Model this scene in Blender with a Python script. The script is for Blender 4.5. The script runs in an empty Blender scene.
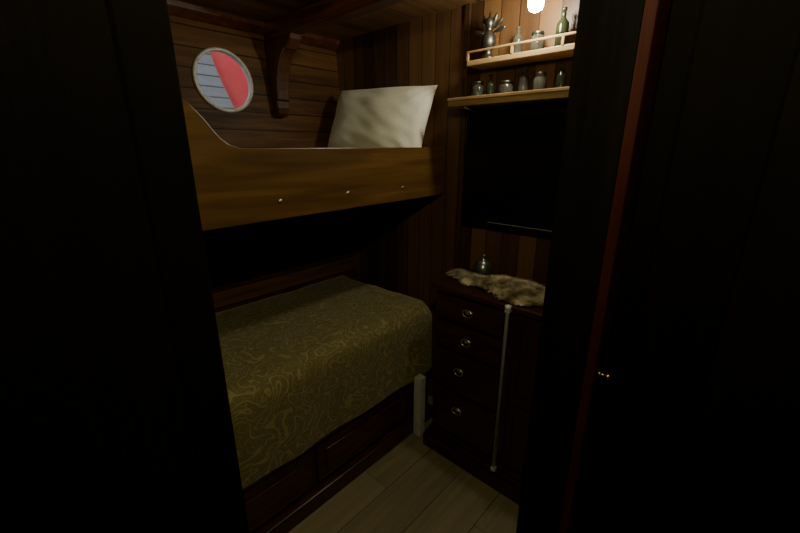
import bpy, bmesh, math, random
from mathutils import Vector, Matrix, noise
random.seed(7)
S = bpy.context.scene
COL = S.collection

# ---------------- materials ----------------
def nmat(name):
    m = bpy.data.materials.new(name); m.use_nodes = True
    nt = m.node_tree; b = nt.nodes['Principled BSDF']
    return m, nt, b
def simple(name, col, rough=.5, metal=0, emis=None, estr=0, bump=0, bscale=40, vary=0.12, spec=.5):
    m, nt, b = nmat(name)
    b.inputs['Roughness'].default_value = rough
    b.inputs['Metallic'].default_value = metal
    b.inputs['Specular IOR Level'].default_value = spec
    tc = nt.nodes.new('ShaderNodeTexCoord'); n = nt.nodes.new('ShaderNodeTexNoise')
    n.inputs['Scale'].default_value = bscale; nt.links.new(tc.outputs['Object'], n.inputs['Vector'])
    cr = nt.nodes.new('ShaderNodeValToRGB')
    cr.color_ramp.elements[0].color = tuple(c*(1-vary) for c in col)+(1,)
    cr.color_ramp.elements[1].color = tuple(min(1,c*(1+vary)) for c in col)+(1,)
    cr.color_ramp.elements[0].position=.3; cr.color_ramp.elements[1].position=.7
    nt.links.new(n.outputs['Fac'], cr.inputs['Fac']); nt.links.new(cr.outputs['Color'], b.inputs['Base Color'])
    if bump:
        bp = nt.nodes.new('ShaderNodeBump'); bp.inputs['Strength'].default_value = bump; bp.inputs['Distance'].default_value=.01
        nt.links.new(n.outputs['Fac'], bp.inputs['Height']); nt.links.new(bp.outputs['Normal'], b.inputs['Normal'])
    if emis:
        b.inputs['Emission Color'].default_value = emis+(1,); b.inputs['Emission Strength'].default_value = estr
    return m
def wood(name, dark, light, grain='X', planks=None, rough=.4, width=.1, seam=.02, gscale=1.0, length=None, contrast=.5, bump=.25, spec=.5):
    """grain: axis along the grain; planks: axis across which planks repeat"""
    m, nt, b = nmat(name); L = nt.links.new; N = nt.nodes.new
    b.inputs['Roughness'].default_value = rough
    b.inputs['Specular IOR Level'].default_value = spec
    tc = N('ShaderNodeTexCoord'); sep = N('ShaderNodeSeparateXYZ'); L(tc.outputs['Object'], sep.inputs[0])
    def math_(op, a, bb=None, c=None):
        n = N('ShaderNodeMath'); n.operation = op
        for i, v in enumerate((a, bb, c)):
            if v is None: continue
            if isinstance(v, (int, float)): n.inputs[i].default_value = v
            else: L(v, n.inputs[i])
        return n.outputs[0]
    pid = None; seamv = None
    if planks:
        q = math_('DIVIDE', sep.outputs[planks], width)
        pid = math_('FLOOR', q)
        fr = math_('SUBTRACT', q, pid)
        d = math_('MINIMUM', fr, math_('SUBTRACT', 1.0, fr))
        seamv = math_('GREATER_THAN', d, seam)
        if length:
            off = math_('MULTIPLY', pid, .377)
            q2 = math_('ADD', math_('DIVIDE', sep.outputs[grain], length), off)
            p2 = math_('FLOOR', q2); fr2 = math_('SUBTRACT', q2, p2)
            s2 = math_('GREATER_THAN', fr2, seam*width/length*1.4)
            seamv = math_('MULTIPLY', seamv, s2)
            pid = math_('ADD', pid, math_('MULTIPLY', p2, 13.7))
        wn = N('ShaderNodeTexWhiteNoise'); wn.noise_dimensions='1D'; L(math_('ADD', pid, .31), wn.inputs['W'])
        rnd = wn.outputs['Value']
    mp = N('ShaderNodeMapping'); sc = {'X':(1.2,16,16),'Y':(16,1.2,16),'Z':(16,16,1.2)}[grain]
    mp.inputs['Scale'].default_value = tuple(s*gscale for s in sc)
    L(tc.outputs['Object'], mp.inputs['Vector'])
    n = N('ShaderNodeTexNoise'); n.noise_dimensions='4D'; n.inputs['Scale'].default_value = 1.6; n.inputs['Detail'].default_value=5
    n.inputs['Distortion'].default_value=1.2; L(mp.outputs[0], n.inputs['Vector'])
    if planks: L(math_('MULTIPLY', rnd, 37.0), n.inputs['W'])
    fac = math_('MULTIPLY_ADD', math_('SUBTRACT', n.outputs['Fac'], .5), 1.7, .5)
    if planks:
        fac = math_('ADD', math_('MULTIPLY', fac, 1-contrast), math_('MULTIPLY', rnd, contrast))
    cr = N('ShaderNodeValToRGB'); e = cr.color_ramp.elements
    e[0].color = dark+(1,); e[0].position=.15; e[1].color = light+(1,); e[1].position=.85
    L(fac, cr.inputs['Fac']); col = cr.outputs['Color']
    if planks:
        mx = N('ShaderNodeMix'); mx.data_type='RGBA'; mx.inputs['A'].default_value = tuple(c*.15 for c in dark)+(1,)
        L(seamv, mx.inputs['Factor']); L(col, mx.inputs['B']); col = mx.outputs['Result']
    L(col, b.inputs['Base Color'])
    bp = N('ShaderNodeBump'); bp.inputs['Strength'].default_value = bump; bp.inputs['Distance'].default_value=.004
    h = fac
    if planks: h = math_('ADD', math_('MULTIPLY', fac, .25), seamv)
    L(h, bp.inputs['Height']); L(bp.outputs['Normal'], b.inputs['Normal'])
    return m

M_board = wood('bunk_board_wood', (.06,.028,.007), (.18,.088,.02), 'X', rough=.38, gscale=.8)
M_hull = wood('hull_planking', (.035,.014,.005), (.19,.085,.025), 'X', 'Z', rough=.5, width=.085, seam=.03, contrast=.3, spec=.2)
M_wallB = wood('bulkhead_planking', (.035,.015,.007), (.16,.078,.03), 'Z', 'Y', rough=.42, width=.083, seam=.02, contrast=.65, spec=.35)
M_ceil = wood('ceiling_wood', (.08,.036,.014), (.30,.155,.06), 'X', 'Y', rough=.5, width=.34, seam=.01, contrast=.3, spec=.3)
M_beam = wood('beam_mahogany', (.05,.014,.007), (.17,.05,.022), 'Y', rough=.3)
M_knee = wood('knee_mahogany', (.04,.012,.006), (.12,.038,.016), 'Z', rough=.3)
M_floor = wood('floor_laminate', (.15,.125,.065), (.31,.26,.145), 'X', 'Y', rough=.42, width=.19, seam=.008, contrast=.3, length=.85, gscale=.7)
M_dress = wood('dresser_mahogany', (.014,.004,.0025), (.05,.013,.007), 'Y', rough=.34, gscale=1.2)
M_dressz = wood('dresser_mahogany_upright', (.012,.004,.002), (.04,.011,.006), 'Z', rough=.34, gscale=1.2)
M_base = wood('bunk_base_mahogany', (.024,.007,.004), (.08,.022,.010), 'X', rough=.32)
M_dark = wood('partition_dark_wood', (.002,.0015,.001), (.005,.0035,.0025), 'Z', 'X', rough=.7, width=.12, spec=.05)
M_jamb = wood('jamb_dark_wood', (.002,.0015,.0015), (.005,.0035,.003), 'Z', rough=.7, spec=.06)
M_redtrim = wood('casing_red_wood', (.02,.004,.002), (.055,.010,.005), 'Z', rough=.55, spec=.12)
M_shelf = wood('shelf_pine', (.26,.15,.06), (.42,.27,.12), 'Y', rough=.5)
M_brass = simple('brass', (.62,.5,.28), .3, 1)
M_steel = simple('brushed_steel', (.62,.62,.58), .35, 1)
M_ring = simple('porthole_white_metal', (.62,.62,.60), .45, .2)
M_dullsteel = simple('dull_steel', (.5,.5,.48), .45, .8)
M_fig = simple('dark_pewter', (.10,.10,.085), .35, .9)
M_white = simple('white_paint', (.55,.55,.48), .5)
M_pillow = simple('pillow_linen', (.72,.69,.58), .9, bump=.15, bscale=130, vary=.05)
M_black = simple('tv_black_plastic', (.006,.006,.007), .35, spec=.3)
M_screen = simple('tv_screen_glass', (.004,.006,.007), .18, spec=.35)
M_sheet = simple('bunk_sheet', (.26,.24,.13), .9, bump=.1)

def fabric():
    m, nt, b = nmat('bedspread_damask'); L=nt.links.new; N=nt.nodes.new
    b.inputs['Roughness'].default_value=.75
    b.inputs['Sheen Weight'].default_value=.25
    tc=N('ShaderNodeTexCoord')
    def contour(scale, w, dist):
        n=N('ShaderNodeTexNoise'); n.inputs['Scale'].default_value=scale; n.inputs['Detail'].default_value=1.0; n.inputs['Distortion'].default_value=dist
        L(tc.outputs['Object'], n.inputs['Vector'])
        a=N('ShaderNodeMath'); a.operation='MULTIPLY'; a.inputs[1].default_value=7; L(n.outputs['Fac'],a.inputs[0])
        f=N('ShaderNodeMath'); f.operation='PINGPONG'; f.inputs[1].default_value=.5; L(a.outputs[0],f.inputs[0])
        g=N('ShaderNodeMath'); g.operation='LESS_THAN'; g.inputs[1].default_value=w; L(f.outputs[0],g.inputs[0])
        return g.outputs[0]
    c1=contour(9,.09,.9); c2=contour(20,.10,.5)
    mx=N('ShaderNodeMath'); mx.operation='MAXIMUM'; L(c1,mx.inputs[0])
    h=N('ShaderNodeMath'); h.operation='MULTIPLY'; h.inputs[1].default_value=.6; L(c2,h.inputs[0]); L(h.outputs[0],mx.inputs[1])
    mix=N('ShaderNodeMix'); mix.data_type='RGBA'
    mix.inputs['A'].default_value=(.145,.118,.030,1); mix.inputs['B'].default_value=(.29,.23,.078,1)
    L(mx.outputs[0],mix.inputs['Factor']); L(mix.outputs['Result'],b.inputs['Base Color'])
    bp=N('ShaderNodeBump'); bp.inputs['Strength'].default_value=.6; bp.inputs['Distance'].default_value=.004
    L(mx.outputs[0],bp.inputs['Height']); L(bp.outputs['Normal'],b.inputs['Normal'])
    return m
M_bed = fabric()

def glassmat(name, tint, opacity=.2, rough=.1):
    m=bpy.data.materials.new(name); m.use_nodes=True; nt=m.node_tree; nt.nodes.clear(); N=nt.nodes.new; L=nt.links.new
    o=N('ShaderNodeOutputMaterial'); t=N('ShaderNodeBsdfTransparent'); t.inputs[0].default_value=tint+(1,)
    p=N('ShaderNodeBsdfPrincipled'); p.inputs['Base Color'].default_value=tint+(1,); p.inputs['Roughness'].default_value=rough
    n=N('ShaderNodeTexNoise'); n.inputs['Scale'].default_value=25; tc=N('ShaderNodeTexCoord'); L(tc.outputs['Object'],n.inputs['Vector'])
    mu=N('ShaderNodeMath'); mu.operation='MULTIPLY'; mu.inputs[1].default_value=opacity*2; L(n.outputs['Fac'],mu.inputs[0])
    x=N('ShaderNodeMixShader'); L(mu.outputs[0],x.inputs[0]); L(t.outputs[0],x.inputs[1]); L(p.outputs[0],x.inputs[2]); L(x.outputs[0],o.inputs[0])
    return m
M_glass = glassmat('porthole_glass', (.92,.95,.95), .08)
M_jar = glassmat('jar_glass', (.12,.11,.08), .4)
M_gbottle = glassmat('green_bottle_glass', (.035,.04,.018), .55)

# ---------------- mesh helpers ----------------
def obj(name, bm, mats, parent=None, smooth=False):
    me = bpy.data.meshes.new(name); bm.normal_update(); bm.to_mesh(me); bm.free()
    if not isinstance(mats,(list,tuple)): mats=[mats]
    for m in mats: me.materials.append(m)
    if smooth:
        for p in me.polygons: p.use_smooth=True
    o = bpy.data.objects.new(name, me); COL.objects.link(o)
    if parent: o.parent = parent
    return o
def empty(name, loc=(0,0,0)):
    e = bpy.data.objects.new(name, None); e.empty_display_size=.05; COL.objects.link(e); return e
def addbox(bm, x0,x1,y0,y1,z0,z1, bev=0, mi=0, seg=2):
    t = bmesh.new(); bmesh.ops.create_cube(t, size=1)
    for v in t.verts:
        v.co = Vector((x0+(v.co.x+.5)*(x1-x0), y0+(v.co.y+.5)*(y1-y0), z0+(v.co.z+.5)*(z1-z0)))
    if bev: bmesh.ops.bevel(t, geom=t.edges[:], offset=bev, segments=seg, affect='EDGES', profile=.5)
    merge(bm, t, mi)
def merge(bm, t, mi=0, M=None):
    if M is not None: bmesh.ops.transform(t, matrix=M, verts=t.verts)
    mp = {v: bm.verts.new(v.co) for v in t.verts}
    for f in t.faces:
        try:
            nf = bm.faces.new([mp[v] for v in f.verts]); nf.material_index = mi; nf.smooth=f.smooth
        except ValueError: pass
    t.free()
def box(name, *a, mat=None, bev=0, parent=None):
    bm = bmesh.new(); addbox(bm, *a, bev=bev); return obj(name, bm, mat, parent)
def addlathe(bm, prof, center, M=None, seg=32, mi=0, smooth=True):
    t = bmesh.new(); rings=[]
    for r,z in prof:
        if r<=1e-6: rings.append([t.verts.new((0,0,z))])
        else: rings.append([t.verts.new((r*math.cos(2*math.pi*i/seg), r*math.sin(2*math.pi*i/seg), z)) for i in range(seg)])
    for a,b in zip(rings, rings[1:]):
        for i in range(seg):
            j=(i+1)%seg
            if len(a)==1 and len(b)==1: continue
            if len(a)==1: f=t.faces.new([a[0],b[j],b[i]])
            elif len(b)==1: f=t.faces.new([a[i],a[j],b[0]])
            else: f=t.faces.new([a[i],a[j],b[j],b[i]])
            f.smooth=smooth
    bmesh.ops.recalc_face_normals(t, faces=t.faces)
    T = Matrix.Translation(center)
    if M is not None: T = T @ M
    merge(bm, t, mi, T)
def addtorus(bm, R, r, M, mi=0, sx=1, sy=1, n=32, k=10, arc=(0,2*math.pi)):
    t=bmesh.new(); full=abs(arc[1]-arc[0]-2*math.pi)<1e-6; cnt=n if full else n+1; rs=[]
    for i in range(cnt):
        a=arc[0]+(arc[1]-arc[0])*i/n
        rs.append([t.verts.new(((R+r*math.cos(2*math.pi*j/k))*math.cos(a)*sx,(R+r*math.cos(2*math.pi*j/k))*math.sin(a)*sy,r*math.sin(2*math.pi*j/k))) for j in range(k)])
    for i in range(n):
        a=rs[i]; b=rs[(i+1)%cnt]
        for j in range(k):
            f=t.faces.new([a[j],b[j],b[(j+1)%k],a[(j+1)%k]]); f.smooth=True
    merge(bm,t,mi,M)
def addprism(bm, pts, axis, a0, a1, bev=0, mi=0):
    """pts 2D; axis 'X': pts=(y,z); axis 'Y': pts=(x,z)"""
    t=bmesh.new()
    def P(p,a): return (a,p[0],p[1]) if axis=='X' else (p[0],a,p[1])
    A=[t.verts.new(P(p,a0)) for p in pts]; B=[t.verts.new(P(p,a1)) for p in pts]
    t.faces.new(A); t.faces.new(B[::-1]); n=len(pts)
    for i in range(n): t.faces.new([A[i],B[i],B[(i+1)%n],A[(i+1)%n]])
    bmesh.ops.recalc_face_normals(t, faces=t.faces)
    if bev:
        ed=[e for e in t.edges if (e.verts[0] in A)==(e.verts[1] in A)]
        bmesh.ops.bevel(t, geom=ed, offset=bev, segments=2, affect='EDGES', profile=.5)
    merge(bm,t,mi)

# ---------------- room dimensions ----------------
XB = 1.60      # plank bulkhead
XL = -0.70
ZC = 2.03
YP0, YP1 = .17, .265   # door partition
def hullY(z): return 1.86 + (z-.65)*(.124/1.38)

box('floor', -1.3,1.65,-1.2,2.1,-.06,0, mat=M_floor)
box('ceiling', -1.3,1.65,-1.2,2.1,ZC,ZC+.06, mat=M_ceil)
bm=bmesh.new()
addbox(bm, XB,XB+.05,YP0+.01,2.08,0,ZC)
obj('wall_right', bm, M_wallB)
box('wall_left', XL-.05,XL,YP1,2.08,0,ZC, mat=M_hull)
# hull wall with porthole hole
PX, PZ = .905, 1.745; PR=.132
tilt = math.atan(.124/1.38)
bm=bmesh.new()
addprism(bm, [(hullY(0),0),(hullY(ZC),ZC),(hullY(ZC)+.02,ZC),(hullY(0)+.02,0)], 'X', XL, XB)
hull=obj('wall_hull', bm, M_hull)
bm=bmesh.new()
Rt = Matrix.Rotation(-tilt,4,'X') @ Matrix.Rotation(math.pi/2,4,'X')
PC = Vector((PX, hullY(PZ), PZ))
addlathe(bm, [(0,-.3),(PR,-.3),(PR,.3),(0,.3)], PC, Rt, 64, smooth=False)
cut=obj('cutter', bm, M_hull)
mod=hull.modifiers.new('b','BOOLEAN'); mod.object=cut; mod.operation='DIFFERENCE'; mod.solver='EXACT'
dg=bpy.context.evaluated_depsgraph_get()
me=bpy.data.meshes.new_from_object(hull.evaluated_get(dg)); hull.modifiers.clear(); hull.data=me
bpy.data.objects.remove(cut)

# porthole
win=empty('window_1')
bm=bmesh.new()
addlathe(bm, [(PR-.002,-.022),(PR-.002,.004),(PR-.006,.008),(PR-.004,.013),(PR+.005,.013),(PR+.009,.008),(PR+.009,.001),(PR,.001)], PC, Rt, 64)
obj('porthole_ring', bm, M_ring, win)
bm=bmesh.new(); addlathe(bm, [(0,-.006),(PR-.003,-.006),(PR-.003,.000),(0,.000)], PC, Rt, 48, smooth=False)
obj('porthole_pane', bm, M_glass, win)
bm=bmesh.new()
for i in range(8):
    a=2*math.pi*i/8+.2
    p = PC + (Rt @ Vector(((PR+.001)*math.cos(a),(PR+.001)*math.sin(a),.013)))
    addlathe(bm, [(.003,0),(.0025,.0015),(0,.002)], p, Rt, 10)
obj('porthole_bolts', bm, M_brass, win)

bm=bmesh.new(); hy=hullY(ZC)
addprism(bm, [(hy+.0,ZC),(hy-.045,ZC),(hy-.04,ZC-.02),(hy-.015,ZC-.045),(hullY(ZC-.05),ZC-.05)], 'X', XL, XB)
obj('trim_1', bm, M_beam)
box('trim_2', XB-.012,XB,1.055,1.085,0.0,ZC, mat=M_wallB, bev=.003)

# deck beam + knee
db=empty('deck_beam')
bm=bmesh.new(); addbox(bm, 1.13,1.205,YP1,hullY(ZC)-.02,ZC-.08,ZC,bev=.014,seg=3); obj('beam', bm, M_beam, db)
bm=bmesh.new()
zt=ZC-.08
pts=[(hullY(zt)-.002,zt)]
pts.append((hullY(1.60)-.002,1.60))
pts += [(1.905,1.60),(1.890,1.612),(1.883,1.64),(1.885,1.67)]
for i in range(9):
    t=i/8; a=t*math.pi/2
    pts.append((1.875-.105*(1-math.cos(a)), 1.68+.215*math.sin(a)))
pts += [(1.755,1.91),(1.735,1.93),(1.73,zt)]
addprism(bm, pts, 'X', 1.135,1.20, bev=.006)
obj('hanging_knee', bm, M_knee, db)

# ---------------- partition & doorway ----------------
JL, JR = .062, .70
bm=bmesh.new()
addbox(bm, XL,JL-.02,YP0+.01,YP1-.01,0,ZC); addbox(bm, -1.3,XL,YP0+.01,YP1-.01,0,ZC)
addbox(bm, JR+.02,XB,YP0+.01,YP1-.01,0,ZC); addbox(bm, JL-.02,JR+.02,YP0+.01,YP1-.01,1.97,ZC)
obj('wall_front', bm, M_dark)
door=empty('door_1')
bm=bmesh.new()
addbox(bm, JL-.02,JL,YP0,YP1,0,1.97,bev=.002); addbox(bm, JR,JR+.02,YP0+.003,YP1,0,1.97,bev=.002); addbox(bm, JL,JR,YP0,YP1,1.95,1.97)
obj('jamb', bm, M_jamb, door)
bm=bmesh.new()
addbox(bm, JL-.10,JL-.02,YP0-.004,YP0+.01,0,2.0,bev=.003)
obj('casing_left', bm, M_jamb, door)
bm=bmesh.new()
addbox(bm, JR+.004,JR+.085,YP0-.014,YP0+.01,0,2.0,bev=.004)
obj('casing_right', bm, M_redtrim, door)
bm=bmesh.new()
addlathe(bm, [(.0,0),(.007,0),(.007,.002),(.003,.003),(.003,.009),(.006,.012),(.007,.016),(.005,.02),(0,.021)], Vector((JR+.04,YP0-.014,1.03)), Matrix.Rotation(math.pi/2,4,'X'), 20)
obj('latch_knob', bm, M_brass, door)
box('wall_back', -1.3,.86,-1.2,-1.15,0,ZC, mat=M_dark)
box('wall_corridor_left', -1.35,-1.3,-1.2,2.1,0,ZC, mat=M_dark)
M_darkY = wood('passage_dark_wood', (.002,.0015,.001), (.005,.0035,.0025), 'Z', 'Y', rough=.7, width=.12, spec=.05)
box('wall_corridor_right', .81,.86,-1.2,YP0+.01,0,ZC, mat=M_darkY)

# ---------------- upper bunk ----------------
ub=empty('upper_bunk')
YB=1.172
bm=bmesh.new()
pts=[(XL+.002,1.208),(XB-.002,1.219),(XB-.002,1.447),(.60,1.446),(.565,1.447),(.535,1.456),(.51,1.475),(.49,1.50),(.468,1.53),(.44,1.56),(.40,1.585),(.35,1.60),(XL+.002,1.60)]
addprism(bm, pts, 'Y', YB, YB+.028, bev=.003)
obj('lee_board', bm, M_board, ub)
bm=bmesh.new(); addbox(bm, XL+.002,XB-.002,YB+.028,hullY(1.24)-.005,1.225,1.25); obj('bunk_bottom', bm, M_base, ub)
bm=bmesh.new()
for x,z in ((.682,1.276),(.976,1.278),(1.294,1.275)):
    addlathe(bm, [(.0075,0),(.0075,.002),(.005,.004),(0,.0055)], Vector((x,YB,z)), Matrix.Rotation(math.pi/2,4,'X'), 16)
obj('screw_caps', bm, M_steel, ub)
bm=bmesh.new(); addbox(bm, XL+.01,XB-.008,YB+.032,1.895,1.251,1.385,bev=.03,seg=4)
obj('upper_mattress', bm, M_sheet, ub, True)

# pillow
def pillow():
    bm=bmesh.new(); n=52; W,H,T=.33,.185,.08
    tilt=math.radians(20)
    up=Vector((math.sin(tilt),0,math.cos(tilt))); wid=Vector((.10,-1,0)).normalized(); nor=up.cross(wid).normalized()
    if nor.x>0: nor=-nor
    C=Vector((1.478,1.528,1.566))
    grids=[]
    for s in (1,-1):
        g=[]
        for i in range(n+1):
            row=[]
            for j in range(n+1):
                u=-1+2*i/n; v=-1+2*j/n
                x=W*u*(1-.06*(1-abs(v))**.7*abs(u)**3) ; yv=H*v*(1-.05*(1-u*u)*abs(v)**3)
                t=T*((1-abs(u)**3)*(1-abs(v)**3))**.5
                t*= .92-.12*v
                w=noise.noise(Vector((u*1.8,v*1.6,s*3)))*.010+noise.noise(Vector((u*3+v*3,v*2-u,s*7)))*.005
                edge=min(1-abs(u),1-abs(v))
                w+=math.sin(14*math.atan2(abs(v)-1.05,abs(u)-1.05))*.004*math.exp(-edge*3)
                if edge<=1e-6: t=0;w=0
                co=C+wid*x+up*yv+nor*(s*(t+w*min(1,edge*6)))
                co += nor*(.010*math.sin(u*2.2+.6)) - up*(.030*u) + up*.012*u*abs(v)*v
                row.append(co)
            g.append(row)
        grids.append(g)
    vm={}
    for s,g in enumerate(grids):
        for i in range(n+1):
            for j in range(n+1):
                if s==1 and (i in(0,n) or j in (0,n)): vm[s,i,j]=vm[0,i,j]
                else:
                    c=g[i][j]; c.x=min(c.x,XB-.004); c.z=max(c.z,1.387)
                    lim=YB+.034-.03*max(0,min(1,(c.z-1.455)/.1)); c.y=max(c.y,lim)
                    vm[s,i,j]=bm.verts.new(c)
    for s in (0,1):
        for i in range(n):
            for j in range(n):
                f=[vm[s,i,j],vm[s,i+1,j],vm[s,i+1,j+1],vm[s,i,j+1]]
                bm.faces.new(f if s==0 else f[::-1])
    bmesh.ops.recalc_face_normals(bm, faces=bm.faces)
    return obj('pillow', bm, M_pillow, None, True)
pillow()

# ---------------- lower bunk ----------------
lb=empty('lower_bunk')
YF=1.10
bm=bmesh.new()
addbox(bm, XL+.01,1.46,YF+.03,1.80,0.0,.36)
addbox(bm, XL+.01,1.46,YF+.005,YF+.03,.30,.36,bev=.004)
addbox(bm, XL+.01,1.46,YF-.01,YF+.03,0,.075,bev=.006)
x=1.27
for k in range(3):
    addbox(bm, x-.56,x-.02,YF+.012,YF+.03,.10,.285,bev=.008)
    addbox(bm, x-.52,x-.06,YF+.004,YF+.014,.135,.25,bev=.006)
    x-=.60
obj('base', bm, M_base, lb)
box('end_post', 1.285,1.33,YF-.055,YF-.012,.0,.345, mat=M_white, bev=.004, parent=lb)
def bedspread():
    bm=bmesh.new()
    prof=[]
    zt=.69
    for k in range(9): prof.append((YF-.008+.006*k/8, .325+(zt-.07-.325)*k/8))
    for k in range(1,8):
        a=k/8*math.pi/2; prof.append((YF+.0+.07*(1-math.cos(a)), zt-.07+.07*math.sin(a)))
    nb=34
    for k in range(nb+1): prof.append((YF+.07+(1.80-YF-.07)*k/nb, zt-.006*k/nb))
    for k in range(1,6): prof.append((1.80+.02*math.sin(k/5*math.pi/2), zt-.012-.10*k/5))
    nx=150; x0=XL+.015; x1=1.465
    rows=[]
    for i in range(nx+1):
        x=x0+(x1-x0)*i/nx; row=[]
        endd=x1-x
        for j,(y,z) in enumerate(prof):
            xx=x; yy=y; zz=z
            r=.05
            if endd<r:
                dz=r-math.sqrt(max(0,r*r-(r-endd)**2)); zz-=dz if z>.5 else 0; 
                yy+= (dz*.7 if j<16 else 0)
            wob=noise.noise(Vector((x*3,y*4,z*4)))*.014
            if j<16:
                hang=max(0,(zt-.05-z)/.3)
                yy+= noise.noise(Vector((x*7,3,z*2)))*.016*hang
                zz+= noise.noise(Vector((x*3,9,0)))*.012*(1 if j==0 else .3)
            else: zz+= wob*.8 + noise.noise(Vector((x*9,y*9,1)))*.004
            row.append(bm.verts.new((xx,yy,zz)))
        rows.append(row)
    for i in range(nx):
        for j in range(len(prof)-1):
            bm.faces.new([rows[i][j],rows[i+1][j],rows[i+1][j+1],rows[i][j+1]])
    low=[bm.verts.new((x1+.008,v.co.y,min(v.co.z,.34))) for v in rows[-1]]
    for j in range(len(prof)-1):
        bm.faces.new([rows[-1][j],low[j],low[j+1],rows[-1][j+1]])
    bmesh.ops.recalc_face_normals(bm, faces=bm.faces)
    return obj('bedspread', bm, M_bed, lb, True)
bedspread()
box('lower_mattress', XL+.02,1.45,YF+.035,1.79,.361,.60, mat=M_sheet, bev=.04, parent=lb)

# ---------------- dresser ----------------
dr=empty('dresser')
bm=bmesh.new()
addbox(bm, 1.315,1.592,.30,.985,.09,.842,bev=.002)
addbox(bm, 1.285,1.595,.285,1.0,.842,.868,bev=.008,seg=3)
addbox(bm, 1.262,1.594,.285,1.005,.0,.07,bev=.005)
addbox(bm, 1.278,1.594,.29,1.0,.07,.088,bev=.008,seg=3)
addbox(bm, 1.295,1.594,.295,.995,.088,.104,bev=.006,seg=3)
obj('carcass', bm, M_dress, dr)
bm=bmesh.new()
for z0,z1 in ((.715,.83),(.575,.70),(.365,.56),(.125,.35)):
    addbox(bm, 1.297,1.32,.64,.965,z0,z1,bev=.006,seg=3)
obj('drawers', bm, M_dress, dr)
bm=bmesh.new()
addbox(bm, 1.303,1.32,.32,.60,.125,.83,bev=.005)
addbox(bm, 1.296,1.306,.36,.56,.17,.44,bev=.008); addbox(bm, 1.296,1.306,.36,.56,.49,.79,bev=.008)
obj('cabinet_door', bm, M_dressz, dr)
bm=bmesh.new()
RY=Matrix.Rotation(-math.pi/2,4,'Y')
for yy,zz in ((.80,.78),(.80,.643),(.83,.485),(.83,.278)):
    c=Vector((1.297,yy,zz))
    addlathe(bm, [(0,.002),(.010,.002),(.012,.001),(.013,0)], c, RY @ Matrix.Diagonal((.8,1.25,1,1)), 24)
    for s in (-1,1):
        addlathe(bm, [(.004,0),(.004,.010),(0,.012)], c+Vector((0,s*.020,.003)), RY, 10)
    addtorus(bm, .021,.003, Matrix.Translation(c+Vector((-.009,0,-.004))) @ RY, sx=.8, sy=1.05)
obj('drawer_pulls', bm, M_steel, dr)
bm=bmesh.new()
addlathe(bm, [(0,.105),(.0085,.105),(.0085,.855),(.012,.858),(.012,.874),(0,.876)], Vector((1.272,.612,0)), None, 16)
addbox(bm, 1.264,1.285,.602,.622,.845,.872,bev=.002); addbox(bm, 1.262,1.285,.602,.622,.092,.112,bev=.002)
obj('locking_bar', bm, M_ring, dr)

# ---------------- fur pelt ----------------
def pelt():
    m,nt,b=nmat('fur_pelt_hair'); L=nt.links.new; N=nt.nodes.new
    b.inputs['Roughness'].default_value=.6
    tc=N('ShaderNodeTexCoord'); n=N('ShaderNodeTexNoise'); n.inputs['Scale'].default_value=22; n.inputs['Detail'].default_value=3; L(tc.outputs['Object'],n.inputs['Vector'])
    cr=N('ShaderNodeValToRGB'); e=cr.color_ramp.elements
    e[0].position=.32; e[0].color=(.14,.105,.045,1); e[1].position=.66; e[1].color=(.72,.64,.42,1)
    k=cr.color_ramp.elements.new(.48); k.color=(.38,.30,.15,1)
    L(n.outputs['Fac'],cr.inputs['Fac']); L(cr.outputs['Color'],b.inputs['Base Color'])
    blobs=[(1.43,.70,.085,.16,.040),(1.43,.92,.036,.10,.020),(1.36,.66,.06,.06,.026),(1.44,.52,.07,.09,.030),(1.40,.86,.05,.05,.022),(1.45,.98,.03,.035,.016),(1.335,.60,.035,.05,.020)]
    def hgt(x,y):
        h=0
        for cx,cy,rx,ry,hh in blobs:
            q=1-((x-cx)/rx)**2-((y-cy)/ry)**2
            if q>0: h=max(h,hh*math.sqrt(q))
        return h
    bm=bmesh.new(); zt=.869; st=.007; vm={}
    X0,X1,Y0,Y1=1.285,1.58,.42,1.03; nx=int((X1-X0)/st); ny=int((Y1-Y0)/st)
    for i in range(nx+1):
        for j in range(ny+1):
            x=X0+i*st; y=Y0+j*st; h=hgt(x,y)
            if h>0: vm[i,j]=bm.verts.new((x,y,zt+h+max(-h,noise.noise(Vector((x*40,y*40,0)))*.006)))
    for i in range(nx):
        for j in range(ny):
            q=[(i,j),(i+1,j),(i+1,j+1),(i,j+1)]
            if all(a in vm for a in q): bm.faces.new([vm[a] for a in q])
    cnt=0
    while cnt<9000:
        x=random.uniform(X0,X1); y=random.uniform(Y0,Y1); h=hgt(x,y)
        if h<=0.002: continue
        cnt+=1
        a=noise.noise(Vector((x*9,y*9,4)))*3.5-1.2
        d=Vector((math.cos(a)*.6+random.gauss(0,.35), -abs(math.sin(a))+random.gauss(0,.4), .0)).normalized()
        ln=random.uniform(.018,.048); w=Vector((-d.y,d.x,0))*.0012
        p=Vector((x,y,zt+h-.002)); pts=[]
        lift=random.uniform(.6,2.0)
        for k in range(4):
            t=k/3; q=p+d*ln*t+Vector((0,0,.020*t*(1-.6*t)*lift))
            q.z=max(q.z,zt+.001)
            if y>.80: q.x=min(q.x,1.485)
            q.x=min(q.x,1.59)
            pts.append((q-w*(1-t*.9),q+w*(1-t*.9)))
        for (a0,b0),(a1,b1) in zip(pts,pts[1:]):
            bm.faces.new([bm.verts.new(v) for v in (a0,b0,b1,a1)])
    return obj('fur_pelt', bm, m)
pelt()

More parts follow.
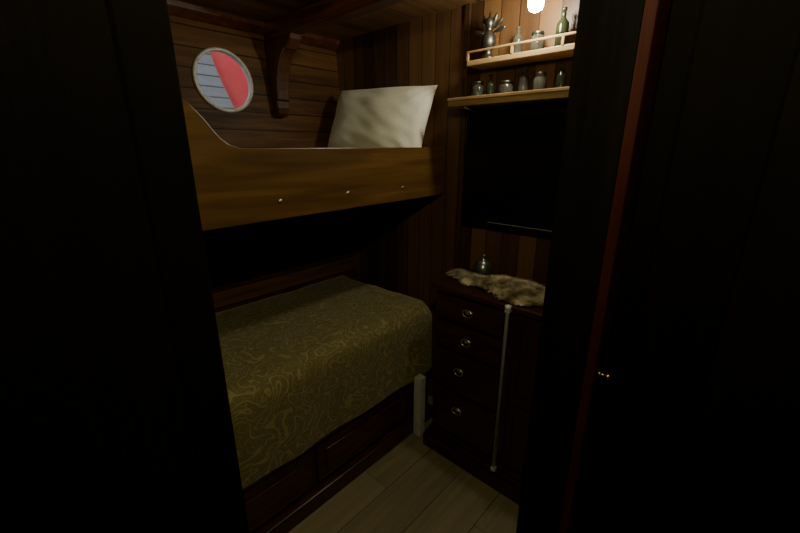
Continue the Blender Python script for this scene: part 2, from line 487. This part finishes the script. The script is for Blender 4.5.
# bell on the dresser
bell=empty('desk_bell')
bc=Vector((1.541,.885,.8685)); SB=Matrix.Diagonal((1.2,1.2,1.55,1))
bm=bmesh.new()
addlathe(bm, [(0,0),(.042,0),(.043,.004),(.04,.009),(.012,.011),(.010,.016),(0,.016)], bc, SB, 32); obj('bell_base', bm, M_black, bell)
bm=bmesh.new()
addlathe(bm, [(.036,.012),(.037,.016),(.035,.028),(.028,.040),(.016,.048),(.006,.051),(.004,.058),(.007,.060),(.007,.064),(0,.067)], bc, SB, 32); obj('bell_dome', bm, simple('bell_nickel',(.28,.30,.27),.3,.9), bell)

# ---------------- television ----------------
tv=empty('television')
bm=bmesh.new()
addbox(bm, 1.53,1.565,.31,1.012,1.108,1.59,bev=.006)
addbox(bm, 1.565,1.599,.50,.82,1.2,1.48,bev=.004)
obj('tv_housing', bm, M_black, tv)
bm=bmesh.new(); addbox(bm, 1.5275,1.531,.332,.99,1.15,1.57); obj('tv_screen', bm, M_screen, tv)
bm=bmesh.new(); addbox(bm, 1.527,1.531,.45,.87,1.124,1.127); obj('tv_trim_strip', bm, M_dullsteel, tv)

# ---------------- shelves ----------------
sh=empty('wall_shelf')
bm=bmesh.new()
addbox(bm, 1.45,1.598,.36,1.055,1.612,1.634,bev=.003)
addbox(bm, 1.445,1.455,.36,1.055,1.634,1.646,bev=.002)
obj('shelf_board', bm, M_shelf, sh)
bm=bmesh.new()
for yy in (.98,.46):
    addbox(bm, 1.592,1.599,yy-.012,yy+.012,1.592,1.612); addprism(bm, [(1.592,1.59),(1.592,1.612),(1.47,1.612),(1.47,1.604)], 'Y', yy-.003,yy+.003)
obj('shelf_glint_bracket', bm, M_white, sh)  # made-up white brackets standing in for small bright reflections under the shelf
sh2=empty('wall_shelf')
bm=bmesh.new()
addbox(bm, 1.48,1.598,.36,.99,1.765,1.785,bev=.003)
addbox(bm, 1.478,1.486,.36,.99,1.812,1.820,bev=.002)
for yy in (.985,.79,.60,.40): addbox(bm, 1.478,1.486,yy-.004,yy+.004,1.785,1.815)
obj('shelf_board', bm, M_shelf, sh2)

def bottle(name, x,y,z,r,h,mat,neck=.35):
    bm=bmesh.new()
    addlathe(bm, [(0,0),(r*.95,0),(r,.004),(r,h*.55),(r*.85,h*.65),(r*neck,h*.76),(r*neck,h*.92),(r*neck*1.25,h*.93),(r*neck*1.25,h),(0,h)], Vector((x,y,z)), None, 24)
    return obj(name,bm,mat)
def jar(name,x,y,z,r,h,mat):
    e=empty(name)
    bm=bmesh.new(); addlathe(bm, [(0,0),(r*.9,0),(r,.005),(r,h*.72),(r*.8,h*.8),(r*.8,h*.84)], Vector((x,y,z)), None, 24); obj('jar_body',bm,mat,e)
    bm=bmesh.new(); addlathe(bm, [(0,h*.84),(r*.86,h*.84),(r*.86,h*.97),(r*.8,h),(0,h)], Vector((x,y,z)), None, 24); obj('jar_lid',bm,M_fig,e)
    return e
jar('glass_jar',1.53,.96,1.635,.026,.075,M_jar)
bottle('small_bottle',1.53,.90,1.635,.018,.095,M_gbottle)
jar('glass_jar',1.53,.83,1.635,.03,.065,M_jar)
bottle('small_bottle',1.54,.76,1.635,.02,.11,M_jar)
jar('glass_jar',1.53,.69,1.635,.024,.08,M_jar)
bottle('small_bottle',1.53,.61,1.635,.018,.10,M_gbottle)
bottle('small_bottle',1.54,.80,1.786,.02,.10,M_jar)
bottle('small_bottle',1.54,.63,1.786,.022,.13,M_gbottle)
jar('glass_jar',1.54,.72,1.786,.026,.07,M_jar)
fig=empty('metal_figurine'); fc=Vector((1.535,.925,1.786))
bm=bmesh.new()
addlathe(bm, [(0,0),(.032,0),(.033,.008),(.022,.014),(.014,.03),(.024,.045),(.030,.065),(.024,.09),(.012,.105),(.010,.112),(.016,.12),(.019,.135),(.014,.15),(.005,.158),(0,.165)], fc, None, 24)
for k in range(7):
    a=-1.3+k*.43
    Mx=Matrix.Translation(fc+Vector((0,math.sin(a)*.045,.09+math.cos(a)*.055))) @ Matrix.Rotation(-a,4,'X')
    addlathe(bm, [(0,-.03),(.006,-.012),(.009,.006),(.005,.022),(0,.032)], Vector((0,0,0)), Mx @ Matrix.Diagonal((.5,1,1,1)), 12)
obj('figure_body', bm, M_fig, fig)

# ---------------- cabin lamp ----------------
def emis(name,col,st):
    m,nt,b=nmat(name); b.inputs['Base Color'].default_value=col+(1,); b.inputs['Emission Color'].default_value=col+(1,); b.inputs['Emission Strength'].default_value=st; return m
lamp=empty('ceiling_lamp'); lc=Vector((1.40,.672,ZC))
bm=bmesh.new()
addlathe(bm, [(0,0),(.045,0),(.045,-.008),(.035,-.016),(.018,-.02),(.018,-.05),(.022,-.052),(.022,-.07),(0,-.07)], lc, None, 32); obj('lamp_socket', bm, M_brass, lamp)
bm=bmesh.new()
addlathe(bm, [(.014,-.071),(.023,-.076),(.025,-.09),(.025,-.13),(.021,-.142),(.012,-.148),(0,-.15)], lc, None, 24); obj('lamp_bulb', bm, emis('bulb_glow',(1,.98,.78),240), lamp)
# bare pendant bulb in the passage, just outside the doorway
cl=empty('corridor_lamp'); cc=Vector((.12,.07,ZC))
bm=bmesh.new(); addlathe(bm, [(0,0),(.035,0),(.035,-.008),(.004,-.012),(.004,-.066),(.014,-.07),(.014,-.093),(0,-.093)], cc, None, 32); obj('corridor_lamp_cord', bm, M_brass, cl)
bm=bmesh.new(); addlathe(bm, [(.012,-.094),(.022,-.105),(.028,-.125),(.022,-.145),(0,-.155)], cc, None, 24); obj('corridor_lamp_bulb', bm, emis('corridor_bulb_glow',(1,.90,.50),540), cl)

# ---------------- outside ----------------
bm=bmesh.new(); cols=[]
stem=[(-1.0,3.6),(.3,3.2),(.9,2.7),(1.3,2.2),(1.5,2.0),(1.79,1.79),(2.0,1.70),(2.19,1.64),(2.45,1.58),(2.9,1.5)]
for z,xb in stem:
    row=[]
    for k in range(-12,13):
        t=abs(k)/12; x=xb+3.0*t*t; y=3.7+(1 if k>0 else -1)*.62*t**.9*(1+.2*(z-1.7))
        row.append(bm.verts.new((x,y,z)))
    cols.append(row)
for a,b in zip(cols,cols[1:]):
    for k in range(24): bm.faces.new([a[k],a[k+1],b[k+1],b[k]])
bm.faces.new(cols[-1]); 
obj('red_boat', bm, simple('red_hull_paint',(.68,.012,.035),.5,bscale=3,vary=.1), None, True)
M_quay=wood('quay_timber',(.15,.155,.17),(.23,.24,.27),'X','Z',rough=.8,width=.16,seam=.06,contrast=.5)
box('quay_wall', -6,9,7,7.3,-1,5.2, mat=M_quay)
box('harbour_water', -8,12,2.15,6.98,-1.06,-1.01, mat=simple('harbour_water_surface',(.05,.07,.08),.15))

w=bpy.data.worlds.new('World'); S.world=w; w.use_nodes=True
w.node_tree.nodes['Background'].inputs[0].default_value=(.88,.92,1,1); w.node_tree.nodes['Background'].inputs[1].default_value=1.6

# ---------------- camera ----------------
cam=bpy.data.cameras.new('camera'); co=bpy.data.objects.new('camera',cam); COL.objects.link(co)
co.location=(0,0,1.45); co.rotation_euler=(math.radians(72.7),0,math.radians(-47.4))
cam.sensor_fit='HORIZONTAL'; cam.sensor_width=36; cam.lens=385/800*36; cam.clip_start=.01
S.camera=co
